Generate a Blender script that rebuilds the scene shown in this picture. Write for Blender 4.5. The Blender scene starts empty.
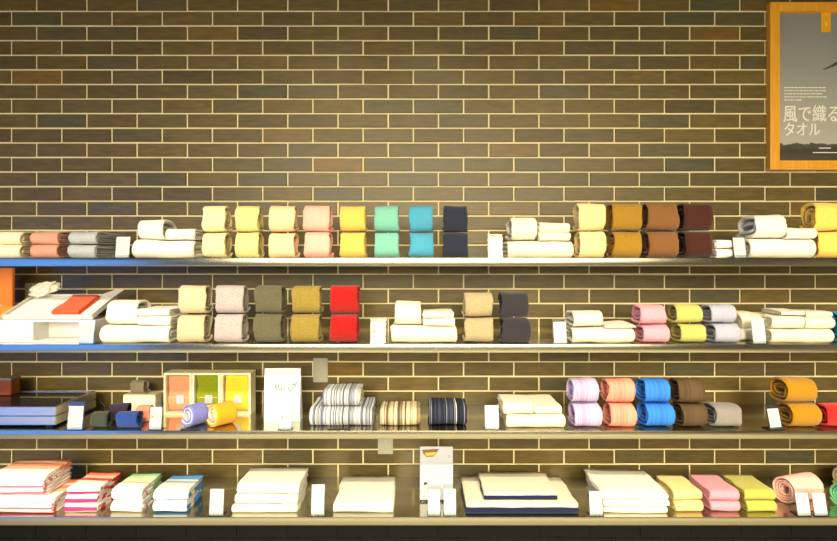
import bpy, bmesh, math, random
from mathutils import Vector, noise, Matrix
R = math.radians
random.seed(7)
SC = bpy.context.scene
COL = SC.collection
# ------------------------------------------------------------------ camera
F = 520.0; CX = 418.5; HY = 262.0; CAMZ = 1.5; DW = 2.5     # focal px, principal column, horizon row, eye height, distance to wall
cam = bpy.data.cameras.new('camera'); cam.sensor_width = 36; cam.lens = F/837*36
cam.shift_y = -(270.5-HY)/837; cam.clip_start = .05
camo = bpy.data.objects.new('camera', cam); COL.objects.link(camo)
camo.location = (0, -DW, CAMZ); camo.rotation_euler = (R(90), 0, 0)
SC.camera = camo
SC.view_settings.view_transform = 'Standard'; SC.view_settings.look = 'None'
SC.view_settings.exposure = -0.75; SC.view_settings.gamma = 1; SC.view_settings.use_curve_mapping = False
# ------------------------------------------------------------------ light
w = bpy.data.worlds.new('sky'); SC.world = w; w.use_nodes = True
w.node_tree.nodes['Background'].inputs[0].default_value = (.35, .55, 1, 1)
w.node_tree.nodes['Background'].inputs[1].default_value = .3
def lamp(kind, loc, aim, energy, color, **kw):
    l = bpy.data.lights.new(kind.lower()+'_light', kind); l.energy = energy; l.color = color
    for k, v in kw.items(): setattr(l, k, v)
    o = bpy.data.objects.new(l.name, l); COL.objects.link(o); o.location = loc
    o.rotation_euler = (Vector(aim)-Vector(loc)).to_track_quat('-Z', 'Y').to_euler()
    return o
WARM = (1, .84, .52)
# ceiling spotlights washing the wall and the shelves: (x, aim x, energy)
for x, ax, e in ((-2.3, -2.3, 8), (-1.45, -1.5, 12), (-.62, -.5, 36), (.12, .05, 40), (.85, .8, 26), (1.55, 1.5, 16), (2.3, 2.3, 14)):
    lamp('SPOT', (x, -1.45, 3.02), (ax, -.02, 1.55), e, WARM, spot_size=R(60), spot_blend=1, shadow_soft_size=.05)
for x, e in ((-2.18, 180), (-1.42, 250), (-.67, 330), (.11, 370), (.89, 330), (1.65, 250), (2.4, 180)):
    lamp('SPOT', (x, -2.4, 3.02), (x*1.0, -.2, .55), e, (1, .88, .62), spot_size=R(46), spot_blend=.8, shadow_soft_size=.035)
# unseen fill lights added behind and above the camera, one bouncing off the floor
lamp('AREA', (.3, -4.6, 2.3), (.3, 0, .6), 110, (1, .87, .60), shape='RECTANGLE', size=5, size_y=1.6, spread=R(60))
lamp('AREA', (.3, -2.7, 3.04), (.3, -2.7, 0), 560, (1, .87, .60), shape='RECTANGLE', size=6.5, size_y=2.2, spread=R(75))
# daylight through the shop window in the left wall
lamp('AREA', (-3.97, -4.3, 1.3), (0, -4.3, 1.3), 120, (.09, .30, 1), shape='RECTANGLE', size=3.0, size_y=2.5)

# ------------------------------------------------------------------ materials
def mat(name, color, rough=.6, metal=0, **kw):
    m = bpy.data.materials.get(name)
    if m: return m
    m = bpy.data.materials.new(name); m.use_nodes = True
    b = m.node_tree.nodes['Principled BSDF']
    b.inputs['Base Color'].default_value = (*color, 1); b.inputs['Roughness'].default_value = rough
    b.inputs['Metallic'].default_value = metal
    for k, v in kw.items(): b.inputs[k].default_value = v
    return m
def N(m, t, **kw):
    n = m.node_tree.nodes.new(t)
    for k, v in kw.items(): setattr(n, k, v)
    return n
def L(m, a, b): m.node_tree.links.new(a, b)
def lin(c):
    return tuple(((v/255)/12.92 if v/255 <= .04045 else ((v/255+.055)/1.055)**2.4) for v in c)
def cloth(name, rgb, var=.07, scale=260, bump=.5, rgb2=None):
    """terry cloth: fine loops in the bump, slight mottling in the colour"""
    m = bpy.data.materials.get(name)
    if m: return m
    c = lin(rgb)
    m = mat(name, c, .95); b = m.node_tree.nodes['Principled BSDF']
    b.inputs['Sheen Weight'].default_value = .15; b.inputs['Sheen Roughness'].default_value = .6
    b.inputs['Specular IOR Level'].default_value = .15
    tc = N(m, 'ShaderNodeTexCoord')
    n1 = N(m, 'ShaderNodeTexNoise'); n1.inputs['Scale'].default_value = 170; n1.inputs['Detail'].default_value = 4
    L(m, tc.outputs['Object'], n1.inputs['Vector'])
    r = N(m, 'ShaderNodeValToRGB'); r.color_ramp.elements[0].position = .3; r.color_ramp.elements[1].position = .7
    c2 = lin(rgb2) if rgb2 else tuple(v*(1-var*2) for v in c)
    r.color_ramp.elements[0].color = (*c2, 1)
    r.color_ramp.elements[1].color = (*[min(1, v*(1+var*.4)) for v in c], 1)
    L(m, n1.outputs['Fac'], r.inputs['Fac']); L(m, r.outputs['Color'], b.inputs['Base Color'])
    n2 = N(m, 'ShaderNodeTexNoise'); n2.inputs['Scale'].default_value = scale*2; n2.inputs['Detail'].default_value = 3
    L(m, tc.outputs['Object'], n2.inputs['Vector'])
    bp = N(m, 'ShaderNodeBump'); bp.inputs['Strength'].default_value = bump; bp.inputs['Distance'].default_value = .002
    L(m, n2.outputs['Fac'], bp.inputs['Height']); L(m, bp.outputs['Normal'], b.inputs['Normal'])
    return m
def striped(name, stops, freq, axis=1, seed=0, rand=True):
    """woven stripes across the UV; stops = [(pos, rgb)]"""
    m = bpy.data.materials.get(name)
    if m: return m
    m = mat(name, (1, 1, 1), .95); b = m.node_tree.nodes['Principled BSDF']
    b.inputs['Specular IOR Level'].default_value = .15
    uv = N(m, 'ShaderNodeUVMap'); uv.uv_map = 'UVMap'
    sp = N(m, 'ShaderNodeSeparateXYZ'); L(m, uv.outputs['UV'], sp.inputs[0])
    mu = N(m, 'ShaderNodeMath', operation='MULTIPLY_ADD'); mu.inputs[1].default_value = freq; mu.inputs[2].default_value = seed
    L(m, sp.outputs[axis], mu.inputs[0])
    if rand:
        fl = N(m, 'ShaderNodeMath', operation='FLOOR'); L(m, mu.outputs[0], fl.inputs[0])
        wn = N(m, 'ShaderNodeTexWhiteNoise', noise_dimensions='1D'); L(m, fl.outputs[0], wn.inputs['W']); out = wn.outputs['Value']
    else:
        fr = N(m, 'ShaderNodeMath', operation='FRACT'); L(m, mu.outputs[0], fr.inputs[0]); out = fr.outputs[0]
    r = N(m, 'ShaderNodeValToRGB'); r.color_ramp.interpolation = 'CONSTANT'
    for i, (p, c) in enumerate(stops):
        e = r.color_ramp.elements[i] if i < 2 else r.color_ramp.elements.new(p)
        e.position = p; e.color = (*lin(c), 1)
    L(m, out, r.inputs['Fac']); L(m, r.outputs['Color'], b.inputs['Base Color'])
    tc = N(m, 'ShaderNodeTexCoord')
    n2 = N(m, 'ShaderNodeTexNoise'); n2.inputs['Scale'].default_value = 600; L(m, tc.outputs['Object'], n2.inputs['Vector'])
    bp = N(m, 'ShaderNodeBump'); bp.inputs['Strength'].default_value = .4; bp.inputs['Distance'].default_value = .001
    L(m, n2.outputs['Fac'], bp.inputs['Height']); L(m, bp.outputs['Normal'], b.inputs['Normal'])
    return m
def brushed(name, color, r0, r1, aniso, rotation):
    m = mat(name, color, .2, 1); b = m.node_tree.nodes['Principled BSDF']
    tc = N(m, 'ShaderNodeTexCoord'); mp = N(m, 'ShaderNodeMapping'); mp.inputs['Scale'].default_value = (2, 300, 300)
    n = N(m, 'ShaderNodeTexNoise'); n.inputs['Scale'].default_value = 2; n.inputs['Detail'].default_value = 3
    L(m, tc.outputs['Object'], mp.inputs[0]); L(m, mp.outputs[0], n.inputs['Vector'])
    mr = N(m, 'ShaderNodeMapRange'); mr.inputs['To Min'].default_value = r0; mr.inputs['To Max'].default_value = r1
    L(m, n.outputs['Fac'], mr.inputs['Value']); L(m, mr.outputs[0], b.inputs['Roughness'])
    tg = N(m, 'ShaderNodeTangent'); tg.direction_type = 'RADIAL'; tg.axis = 'X'; L(m, tg.outputs[0], b.inputs['Tangent'])
    b.inputs['Anisotropic'].default_value = aniso; b.inputs['Anisotropic Rotation'].default_value = rotation
    return m
steel = brushed('brushed_steel', (.62, .59, .47), .14, .22, 0, 0)
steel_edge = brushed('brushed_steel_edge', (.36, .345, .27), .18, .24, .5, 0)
grey_plate = mat('grey_plastic', lin((176, 174, 156)), .45)
white_card = mat('white_paper', (.45, .475, .52), .7)
white_board = mat('white_board', (.72, .71, .69), .5)
ink = mat('grey_ink', lin((160, 166, 184)), .7)
black_gloss = mat('black_glass', (.012, .012, .012), .06)
black_matt = mat('black_plastic', (.015, .015, .015), .5)
alu = mat('satin_aluminium', (.62, .62, .62), .3, 1)
def acrylic():
    m = bpy.data.materials.get('clear_acrylic')
    if m: return m
    m = bpy.data.materials.new('clear_acrylic'); m.use_nodes = True; nt = m.node_tree; nt.nodes.clear()
    o = N(m, 'ShaderNodeOutputMaterial'); mx = N(m, 'ShaderNodeMixShader'); t = N(m, 'ShaderNodeBsdfTransparent')
    g = N(m, 'ShaderNodeBsdfGlossy'); g.inputs['Roughness'].default_value = .12; f = N(m, 'ShaderNodeFresnel'); f.inputs['IOR'].default_value = 1.5
    t.inputs[0].default_value = (.93, .95, .94, 1)
    L(m, f.outputs[0], mx.inputs[0]); L(m, t.outputs[0], mx.inputs[1]); L(m, g.outputs[0], mx.inputs[2]); L(m, mx.outputs[0], o.inputs[0])
    return m
clear = acrylic()

# ------------------------------------------------------------------ helpers
def add_box(bm, c, s, bevel=0, rot=None, slant=None):
    """box of size s centred at c"""
    r = bmesh.ops.create_cube(bm, size=1); vs = r['verts']
    for v in vs: v.co = Vector((v.co.x*s[0], v.co.y*s[1], v.co.z*s[2]))
    if bevel:
        es = list({e for v in vs for e in v.link_edges})
        rb = bmesh.ops.bevel(bm, geom=es, offset=bevel, segments=2, affect='EDGES', clamp_overlap=True)
        vs = list({v for f in rb['faces'] for v in f.verts} | {v for v in vs if v.is_valid})
    for v in vs:
        if rot: v.co = rot @ v.co
        v.co += Vector(c)
    return vs
def obj(name, bm, m, parent=None, loc=None, rot=None, smooth=False):
    me = bpy.data.meshes.new(name)
    if isinstance(bm, bmesh.types.BMesh): bm.normal_update(); bm.to_mesh(me); bm.free()
    else: me = bm
    if smooth: me.polygons.foreach_set('use_smooth', [True]*len(me.polygons))
    me.materials.append(m)
    o = bpy.data.objects.new(name, me); COL.objects.link(o)
    if parent: o.parent = parent
    if loc: o.location = loc
    if rot: o.rotation_euler = rot
    return o
def box(name, c, s, m, parent=None, bevel=0, rot=None):
    bm = bmesh.new(); add_box(bm, c, s, bevel, rot); return obj(name, bm, m, parent)
def tag(o, label, cat, group=None):
    o['label'] = label; o['category'] = cat
    if group: o['group'] = group
    return o
def thing(name, label, cat, loc, rotz=0, group=None):
    o = bpy.data.objects.new(name, None); COL.objects.link(o); o.empty_display_size = .05
    o.location = loc; o.rotation_euler = (0, 0, rotz); return tag(o, label, cat, group)
def struct(o): o['kind'] = 'structure'; return o
def X(px, Y): return (px-CX)*Y/F
def Z(py, Y): return CAMZ-(py-HY)*Y/F

# ------------------------------------------------------------------ the room
BW, BH, MJ = .2412, .0701, .0075
Z0 = CAMZ+(HY-11.8)/208.0; X0 = (12.0-CX)/208.0
def brick_wall():
    bm = bmesh.new(); lay = bm.faces.layers.float.new('tone')
    ztop, zbot, xl, xr = 3.1, 0.0, -4.0, 4.0
    k0 = math.floor((Z0-ztop)/BH)-0; k = k0
    rnd = random.Random(3)
    while True:
        zt = Z0-k*BH; zb = zt-BH
        if zt <= zbot: break
        off = X0+(0 if k % 2 == 0 else BW/2)
        j = math.floor((xl-off)/BW)
        while off+j*BW < xr:
            a = max(off+j*BW+MJ/2, xl); b = min(off+(j+1)*BW-MJ/2, xr)
            t = min(zt-MJ/2, ztop); u = max(zb+MJ/2, zbot); j += 1
            if b-a < .01 or t-u < .01: continue
            dx = rnd.uniform(-.0012, .0012); dz = rnd.uniform(-.0009, .0009); tone = rnd.random()
            e = .0022; pts = []
            zj = rnd.uniform(-.0008, .0008)
            outer = [(a, u), (b, u), (b, t), (a, t)]
            inner = [(a+e, u+e), (b-e, u+e), (b-e, t-e), (a+e, t-e)]
            back = [bm.verts.new((p[0], 0.0, p[1]+zj)) for p in outer]
            mid = [bm.verts.new((p[0], -.0045, p[1]+zj)) for p in outer]
            fr = [bm.verts.new((p[0], -.0065+(dx if p[0] > (a+b)/2 else -dx)*.5+(dz if p[1] > (t+u)/2 else -dz)*.6, p[1]+zj)) for p in inner]
            for i in range(4):
                n = (i+1) % 4
                for q in ((back, mid), (mid, fr)):
                    f = bm.faces.new((q[0][i], q[0][n], q[1][n], q[1][i])); f[lay] = tone
            f = bm.faces.new(fr); f[lay] = tone
        k += 1
    m = mat('glazed_brick', (.05, .045, .03), .3); b = m.node_tree.nodes['Principled BSDF']
    at = N(m, 'ShaderNodeAttribute', attribute_name='tone')
    r = N(m, 'ShaderNodeValToRGB'); cr = r.color_ramp
    stops = [(0, (84, 76, 56)), (.2, (98, 86, 56)), (.4, (88, 80, 58)), (.6, (104, 90, 58)), (.78, (94, 86, 64)), (.9, (80, 80, 68)), (1, (114, 92, 50))]
    for i, (p, c) in enumerate(stops):
        e = cr.elements[i] if i < 2 else cr.elements.new(p); e.position = p; e.color = (*[v*f_ for v, f_ in zip(lin(c), (1.12, 1.08, .80))], 1)
    L(m, at.outputs['Fac'], r.inputs['Fac'])
    tc = N(m, 'ShaderNodeTexCoord'); mp = N(m, 'ShaderNodeMapping'); mp.inputs['Scale'].default_value = (9, 9, 42)
    ns = N(m, 'ShaderNodeTexNoise'); ns.inputs['Scale'].default_value = 1.6; ns.inputs['Detail'].default_value = 5
    ns.noise_dimensions = '4D'; wm = N(m, 'ShaderNodeMath', operation='MULTIPLY'); wm.inputs[1].default_value = 50
    L(m, at.outputs['Fac'], wm.inputs[0]); L(m, wm.outputs[0], ns.inputs['W'])
    L(m, tc.outputs['Object'], mp.inputs[0]); L(m, mp.outputs[0], ns.inputs['Vector'])
    mx = N(m, 'ShaderNodeMix', data_type='RGBA', blend_type='MULTIPLY'); mx.inputs[0].default_value = 1
    r2 = N(m, 'ShaderNodeValToRGB'); r2.color_ramp.elements[0].position = .3; r2.color_ramp.elements[1].position = .75
    r2.color_ramp.elements[0].color = (.72, .73, .74, 1); r2.color_ramp.elements[1].color = (1.25, 1.15, .95, 1)
    L(m, ns.outputs['Fac'], r2.inputs['Fac']); L(m, r.outputs['Color'], mx.inputs[6]); L(m, r2.outputs['Color'], mx.inputs[7])
    L(m, mx.outputs[2], b.inputs['Base Color'])
    mr = N(m, 'ShaderNodeMapRange'); b.inputs['Specular IOR Level'].default_value = .35; mr.inputs['To Min'].default_value = .28; mr.inputs['To Max'].default_value = .45
    L(m, ns.outputs['Fac'], mr.inputs['Value']); L(m, mr.outputs[0], b.inputs['Roughness'])
    bp = N(m, 'ShaderNodeBump'); bp.inputs['Strength'].default_value = .25; bp.inputs['Distance'].default_value = .004
    L(m, ns.outputs['Fac'], bp.inputs['Height']); L(m, bp.outputs['Normal'], b.inputs['Normal'])
    mortar = mat('cream_mortar', lin((238, 226, 180)), .9)
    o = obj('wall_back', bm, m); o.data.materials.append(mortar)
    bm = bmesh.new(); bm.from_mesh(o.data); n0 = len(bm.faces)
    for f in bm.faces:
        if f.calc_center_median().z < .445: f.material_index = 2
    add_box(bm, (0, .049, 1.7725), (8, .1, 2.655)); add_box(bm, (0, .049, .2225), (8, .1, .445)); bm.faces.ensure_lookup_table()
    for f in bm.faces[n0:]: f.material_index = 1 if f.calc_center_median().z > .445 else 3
    o.data.materials.append(mat('shaded_glazed_brick', (.006, .006, .005), .65, **{'Specular IOR Level': .2})); o.data.materials.append(mat('shaded_mortar', (.014, .014, .012), .9, **{'Specular IOR Level': .2}))  # shade under the bottom shelf painted into the brick and mortar colours
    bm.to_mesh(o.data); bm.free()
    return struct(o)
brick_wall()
plaster = mat('warm_plaster', (.36, .32, .24), .8)
struct(box('floor', (0, -3, -.05), (8.2, 6.3, .1), mat('pale_stone_floor', (.42, .39, .30), .6)))
struct(box('ceiling', (0, -3, 3.15), (8.2, 6.3, .1), mat('dark_ceiling', (.10, .09, .07), .8)))
struct(box('wall_right', (4.05, -3.05, 1.55), (.1, 6, 3.1), plaster))
struct(box('wall_front', (0, -6.1, 1.55), (8.2, .1, 3.1), plaster))
bm = bmesh.new()
add_box(bm, (-4.05, -1.4, 1.55), (.1, 2.7, 3.1)); add_box(bm, (-4.05, -5.95, 1.55), (.1, .2, 3.1))
add_box(bm, (-4.05, -4.3, .02), (.1, 3.1, .04)); add_box(bm, (-4.05, -4.3, 2.85), (.1, 3.1, .5))
struct(obj('wall_left', bm, plaster))

# ------------------------------------------------------------------ shelves
SZ = [1.516, 1.167, .818, .469]; FRONT = -.40; TH = .033
names = ['top', 'second', 'third', 'bottom']
for i, z in enumerate(SZ):
    bm = bmesh.new(); xl, xr = -3.2, 3.2; prof = [(-.002, z), (FRONT+.006, z)]
    A0 = R(12); rad = TH/2/math.sin(A0)                     # softly bowed nose of folded sheet
    for k in range(17):
        a = A0-2*A0*k/16; prof.append((FRONT+rad*(1-math.cos(a)), z-TH/2+rad*math.sin(a)))
    prof += [(FRONT+.03, z-TH), (FRONT+.03, z-TH+.006), (-.002, z-TH+.006)]
    vl = [bm.verts.new((xl, p[0], p[1])) for p in prof]; vr = [bm.verts.new((xr, p[0], p[1])) for p in prof]
    n = len(prof)
    for k in range(n): bm.faces.new((vl[k], vl[(k+1) % n], vr[(k+1) % n], vr[k]))
    bm.faces.new(vl[::-1]); bm.faces.new(vr)
    so = obj('wall_shelf', bm, steel)
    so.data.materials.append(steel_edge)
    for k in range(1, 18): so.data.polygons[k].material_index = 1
    tag(so, ['topmost long steel wall shelf, at eye level below the poster', 'second long steel shelf from the top, carrying the white display box',
        'third long steel shelf from the top, carrying the striped towels', 'bottom long steel shelf, above the dark lower wall'][i], 'shelf', 'steel wall shelves')
# steel brackets let into the brick wall under each shelf are not visible from the shop

# wall plates
def plate(px0, px1, py0, py1, label, screws=True, socket=False):
    Y = DW-.006; cx = X((px0+px1)/2, Y); cz = Z((py0+py1)/2, Y); w_ = (px1-px0)*Y/F; h_ = (py1-py0)*Y/F
    t = thing('wall_plate', label, 'wall plate', (cx, -.0065, cz), group='wall plates on the brick')
    box('cover', (0, -.004, 0), (w_, .008, h_), grey_plate, t, .002)
    if socket:
        box('socket_insert', (0, -.009, 0), (w_*.45, .004, h_*.5), mat('socket_plastic', (.75, .73, .66), .4), t, .001)
    else:
        for s in (-1, 1):
            bm = bmesh.new(); bmesh.ops.create_cone(bm, cap_ends=True, segments=12, radius1=.003, radius2=.0025, depth=.002, matrix=Matrix.Translation((0, -.009, s*h_*.35)) @ Matrix.Rotation(R(90), 4, 'X'))
            obj('screw', bm, alu, t)
plate(313.5, 328, 358, 382, 'tall blank grey plate on the brick above the striped towels')
plate(378, 393, 438, 453.5, 'square grey plate on the brick just under the third shelf')
plate(26, 40.5, 283, 299, 'grey socket plate on the brick behind the white display box', socket=True)

# ------------------------------------------------------------------ poster
def text_mesh(s, size, weight=0.0, space=1.0):
    cu = bpy.data.curves.new('t', 'FONT'); cu.body = s; cu.size = size; cu.offset = weight; cu.extrude = .0003; cu.space_character = space
    o = bpy.data.objects.new('t', cu); COL.objects.link(o)
    dg = bpy.context.evaluated_depsgraph_get(); me = bpy.data.meshes.new_from_object(o.evaluated_get(dg))
    bpy.data.objects.remove(o); bpy.data.curves.remove(cu); me.materials.clear(); return me
def put_text(name, s, size, m, parent, loc, weight=0.0, width=None, height=None):
    me = text_mesh(s, size, weight)
    xs = [v.co.x for v in me.vertices]; ys = [v.co.y for v in me.vertices]
    if not xs: return
    sx = width/(max(xs)-min(xs)) if width else 1; sy = height/(max(ys)-min(ys)) if height else sx
    x0, y0 = min(xs), min(ys)
    for v in me.vertices: v.co = ((v.co.x-x0)*sx, (v.co.y-y0)*sy, v.co.z)
    bm = bmesh.new(); bm.from_mesh(me)                       # heavier strokes: the glyphs doubled with a hair's shift
    g = bmesh.ops.duplicate(bm, geom=bm.verts[:]+bm.edges[:]+bm.faces[:])
    for v in [q for q in g['geom'] if isinstance(q, bmesh.types.BMVert)]: v.co += Vector((.0016, .0004, .0001))
    bm.to_mesh(me); bm.free()
    return obj(name, me, m, parent, loc, (R(90), 0, 0))
def poster():
    D = .030; Yf = DW-D; xl = X(766.2, DW-.0065); wd = .60; zt = Z(2.5, Yf); zb = Z(170, Yf); h = zt-zb; fw = .044
    t = thing('framed_poster', 'grey landscape poster in an orange wooden frame at the upper right of the wall', 'poster', (xl+wd/2, -.0075, zb))
    wood = mat('orange_wood', lin((214, 140, 32)), .4); b = wood.node_tree.nodes['Principled BSDF']
    tc = N(wood, 'ShaderNodeTexCoord'); mp = N(wood, 'ShaderNodeMapping'); mp.inputs['Scale'].default_value = (60, 60, 5)
    ns = N(wood, 'ShaderNodeTexNoise'); ns.inputs['Scale'].default_value = 1.5
    L(wood, tc.outputs['Object'], mp.inputs[0]); L(wood, mp.outputs[0], ns.inputs['Vector'])
    r = N(wood, 'ShaderNodeValToRGB'); r.color_ramp.elements[0].color = (*lin((214, 142, 28)), 1); r.color_ramp.elements[1].color = (*lin((244, 180, 56)), 1)
    L(wood, ns.outputs['Fac'], r.inputs['Fac']); L(wood, r.outputs['Color'], b.inputs['Base Color'])
    # mitred frame
    bm = bmesh.new()
    o_ = [(-wd/2, 0), (wd/2, 0), (wd/2, h), (-wd/2, h)]; i_ = [(-wd/2+fw, fw), (wd/2-fw, fw), (wd/2-fw, h-fw), (-wd/2+fw, h-fw)]
    V = {}
    for nm, pts, y in (('ob', o_, 0), ('of', o_, -D+.002), ('oc', [(p[0]*(1-.004/wd*2), p[1]*(1-.004/h)+.002) for p in o_], -D), ('ic', i_, -D), ('ib', i_, -.006)):
        V[nm] = [bm.verts.new((p[0], y, p[1])) for p in pts]
    for a, b2 in (('ob', 'of'), ('of', 'oc'), ('oc', 'ic'), ('ic', 'ib')):
        for k in range(4): bm.faces.new((V[a][k], V[a][(k+1) % 4], V[b2][(k+1) % 4], V[b2][k]))
    bm.faces.new(V['ob'][::-1])
    bmesh.ops.recalc_face_normals(bm, faces=bm.faces)
    obj('frame', bm, wood, t)
    pm = mat('poster_print', (.2, .2, .2), .35); b = pm.node_tree.nodes['Principled BSDF']
    tc = N(pm, 'ShaderNodeTexCoord'); sp = N(pm, 'ShaderNodeSeparateXYZ'); L(pm, tc.outputs['Object'], sp.inputs[0])
    mp = N(pm, 'ShaderNodeMapping'); mp.inputs['Scale'].default_value = (14, 1, 22); L(pm, tc.outputs['Object'], mp.inputs[0])
    ns = N(pm, 'ShaderNodeTexNoise'); ns.inputs['Scale'].default_value = 2; ns.inputs['Detail'].default_value = 6; L(pm, mp.outputs[0], ns.inputs['Vector'])
    ad = N(pm, 'ShaderNodeMath', operation='MULTIPLY_ADD'); ad.inputs[1].default_value = .05; L(pm, ns.outputs['Fac'], ad.inputs[0]); L(pm, sp.outputs['Z'], ad.inputs[2])
    r = N(pm, 'ShaderNodeValToRGB'); cr = r.color_ramp; cr.elements[0].position = fw/.85; cr.elements[0].color = (*lin((96, 92, 78)), 1)
    for p, c in ((.118/.85, (62, 60, 52)), (.150/.85, (84, 82, 74)), (.152/.85, (180, 180, 170)), (.4/.85, (160, 162, 156)), (.8/.85, (128, 132, 132))):
        e = cr.elements.new(p); e.color = (*lin(c), 1)
    cr.elements[-1].color = (*lin((116, 120, 124)), 1)
    dv = N(pm, 'ShaderNodeMath', operation='DIVIDE'); dv.inputs[1].default_value = .85; L(pm, ad.outputs[0], dv.inputs[0]); L(pm, dv.outputs[0], r.inputs['Fac'])
    L(pm, r.outputs['Color'], b.inputs['Base Color'])
    box('print', (0, -.0085, h/2), (wd-2*fw+.004, .003, h-2*fw+.004), pm, t)
    Yp = DW-.0075-.012; PX = lambda px: X(px, Yp)-(xl+wd/2); PZ = lambda py: Z(py, Yp)-zb
    white = mat('poster_white_ink', (.85, .84, .78), .5)
    put_text('headline', '風で織る', .1, white, t, (PX(783.5), -.0107, PZ(122)), 0, width=(839-783.5)*Yp/F, height=17*Yp/F)
    put_text('headline', 'タオル', .1, white, t, (PX(784.5), -.0107, PZ(135.5)), 0, width=(820-784.5)*Yp/F, height=13*Yp/F)
    bm = bmesh.new(); rnd = random.Random(5)
    for k, e in enumerate((825, 826, 822, 826, 801)):                      # five lines of small print, too fine to read
        x_ = 784.5; yy = 87.5+k*3.1
        while x_ < e:
            l_ = rnd.uniform(1.2, 3.4); add_box(bm, ((PX(x_)+PX(min(x_+l_, e)))/2, -.0106, PZ(yy)), (l_*Yp/F, .0005, .0048)); x_ += l_+.7
    for x_, yy, l_ in ((819, 148, 12), (813, 152.5, 34)):
        add_box(bm, (PX(x_+l_/2), -.0106, PZ(yy)), (l_*Yp/F, .0005, .004))
    obj('small_print', bm, white, t)
    box('yellow_tab', ((PX(821.5)+PX(831))/2, -.0107, (PZ(12.5)+PZ(32))/2), (9.5*Yp/F, .001, 19.5*Yp/F), mat('yellow_ink', lin((238, 176, 20)), .4), t)
    box('tab_mark', (PX(826.2), -.0115, PZ(24)), (.004, .0008, .02), mat('pale_yellow_ink', lin((250, 226, 140)), .4), t)
    bm = bmesh.new()                                                        # the printed dark blade sweeping in from the right
    pts = [(823, 69), (832, 64.5), (842, 58), (862, 44), (864, 46), (844, 61.5), (834, 66.5), (824.5, 69.6)]
    vs = [bm.verts.new((PX(p[0]), -.0106, PZ(p[1]))) for p in pts]; f = bm.faces.new(vs)
    ex = bmesh.ops.extrude_face_region(bm, geom=[f])
    for v in [g for g in ex['geom'] if isinstance(g, bmesh.types.BMVert)]: v.co.y += .0005
    bmesh.ops.recalc_face_normals(bm, faces=bm.faces); obj('printed_blade', bm, mat('dark_grey_ink', lin((66, 68, 70)), .5), t)
poster()

# ------------------------------------------------------------------ towels
def ribbon(bm, path, t, w, nx=8, seed=0, jx=.002, wob=.0015, skew=0, uvl=None, lift=None, rec=0):
    """thick soft cloth band: path in (y, z), width w along x, rounded hems at both ends"""
    n = len(path); P = [Vector(p) for p in path]; L_ = 0; rings = []; us = []
    e = t*.5
    for i in range(n):
        a = P[max(i-1, 0)]; b = P[min(i+1, n-1)]; d = (b-a); d = d.normalized() if d.length > 1e-9 else Vector((1, 0)); nn = Vector((-d.y, d.x))
        if i: L_ += (P[i]-P[i-1]).length
        us.append(L_); ring = []
        jl = noise.noise(Vector((L_*18, seed*3.1, 1)))*jx*2; jr = noise.noise(Vector((L_*18, seed*3.1, 9)))*jx*2
        if rec: jl += noise.noise(Vector((L_*75, seed, 4)))*.0035; jr += noise.noise(Vector((L_*75, seed, 6)))*.0035
        hw = w/2-rec*i/n
        prof = []
        for k in range(nx+1): prof.append((-hw+jl+e*.6+(2*hw-jl+jr-1.2*e)*k/nx, 1))
        prof.append((hw+jr, .35)); prof.append((hw+jr, -.35))
        for k in range(nx, -1, -1): prof.append((-hw+jl+e*.6+(2*hw-jl+jr-1.2*e)*k/nx, -1))
        prof.append((-hw+jl, -.35)); prof.append((-hw+jl, .35))
        for (x, s) in prof:
            q = P[i]+nn*(s*t/2*.94)
            wv = noise.noise(Vector((x*11, q.x*14, q.y*14+seed*7.3)))*wob*2
            q2 = P[i]+nn*(s*t/2*.94+wv)
            xx = x+skew*q2.x
            zz = q2.y+(lift(xx, q2.x) if lift else 0)
            ring.append((bm.verts.new((xx, q2.x, max(zz, .0004))), x))
        rings.append(ring)
    m = len(rings[0])
    for i in range(n-1):
        for k in range(m):
            k2 = (k+1) % m
            f = bm.faces.new((rings[i][k][0], rings[i][k2][0], rings[i+1][k2][0], rings[i+1][k][0]))
            for lp, (uu, vv) in zip(f.loops, ((us[i], rings[i][k][1]), (us[i], rings[i][k2][1]), (us[i+1], rings[i+1][k2][1]), (us[i+1], rings[i+1][k][1]))):
                lp[uvl].uv = (uu, vv)
    for r_ in (rings[0], rings[-1]):
        f = bm.faces.new([v for v, _ in (r_ if r_ is rings[-1] else r_[::-1])])
        for lp in f.loops: lp[uvl].uv = (us[0], .5)
def roll_mesh(w, h, d, t=.013, turns=2.6, seed=0, p=3.5, wob=.0022, nx=7, jx=.004):
    bm = bmesh.new(); uvl = bm.loops.layers.uv.new('UVMap'); path = []
    b = h/2; a = d/2; n = int(turns*30)
    for i in range(n+1):
        th = 2*math.pi*turns*i/n; fr = th/(2*math.pi); inset = t/2+t*(0 if fr < .62 else (fr-.62)/.38 if fr < 1 else fr); aa = max(a-inset, .003); bb = max(b-inset, .003)
        # start at the back bottom, run under, up the front, over the top
        c = math.cos(R(-35)-th); s = math.sin(R(-35)-th); pe = 2/p
        y = aa*math.copysign(abs(c)**pe, c)*1; z = bb*math.copysign(abs(s)**pe, s)
        path.append((y, z+b))
    ribbon(bm, path, t*.8, w, nx, seed, jx, wob, uvl=uvl, rec=.013)
    bmesh.ops.recalc_face_normals(bm, faces=bm.faces); return bm
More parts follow.
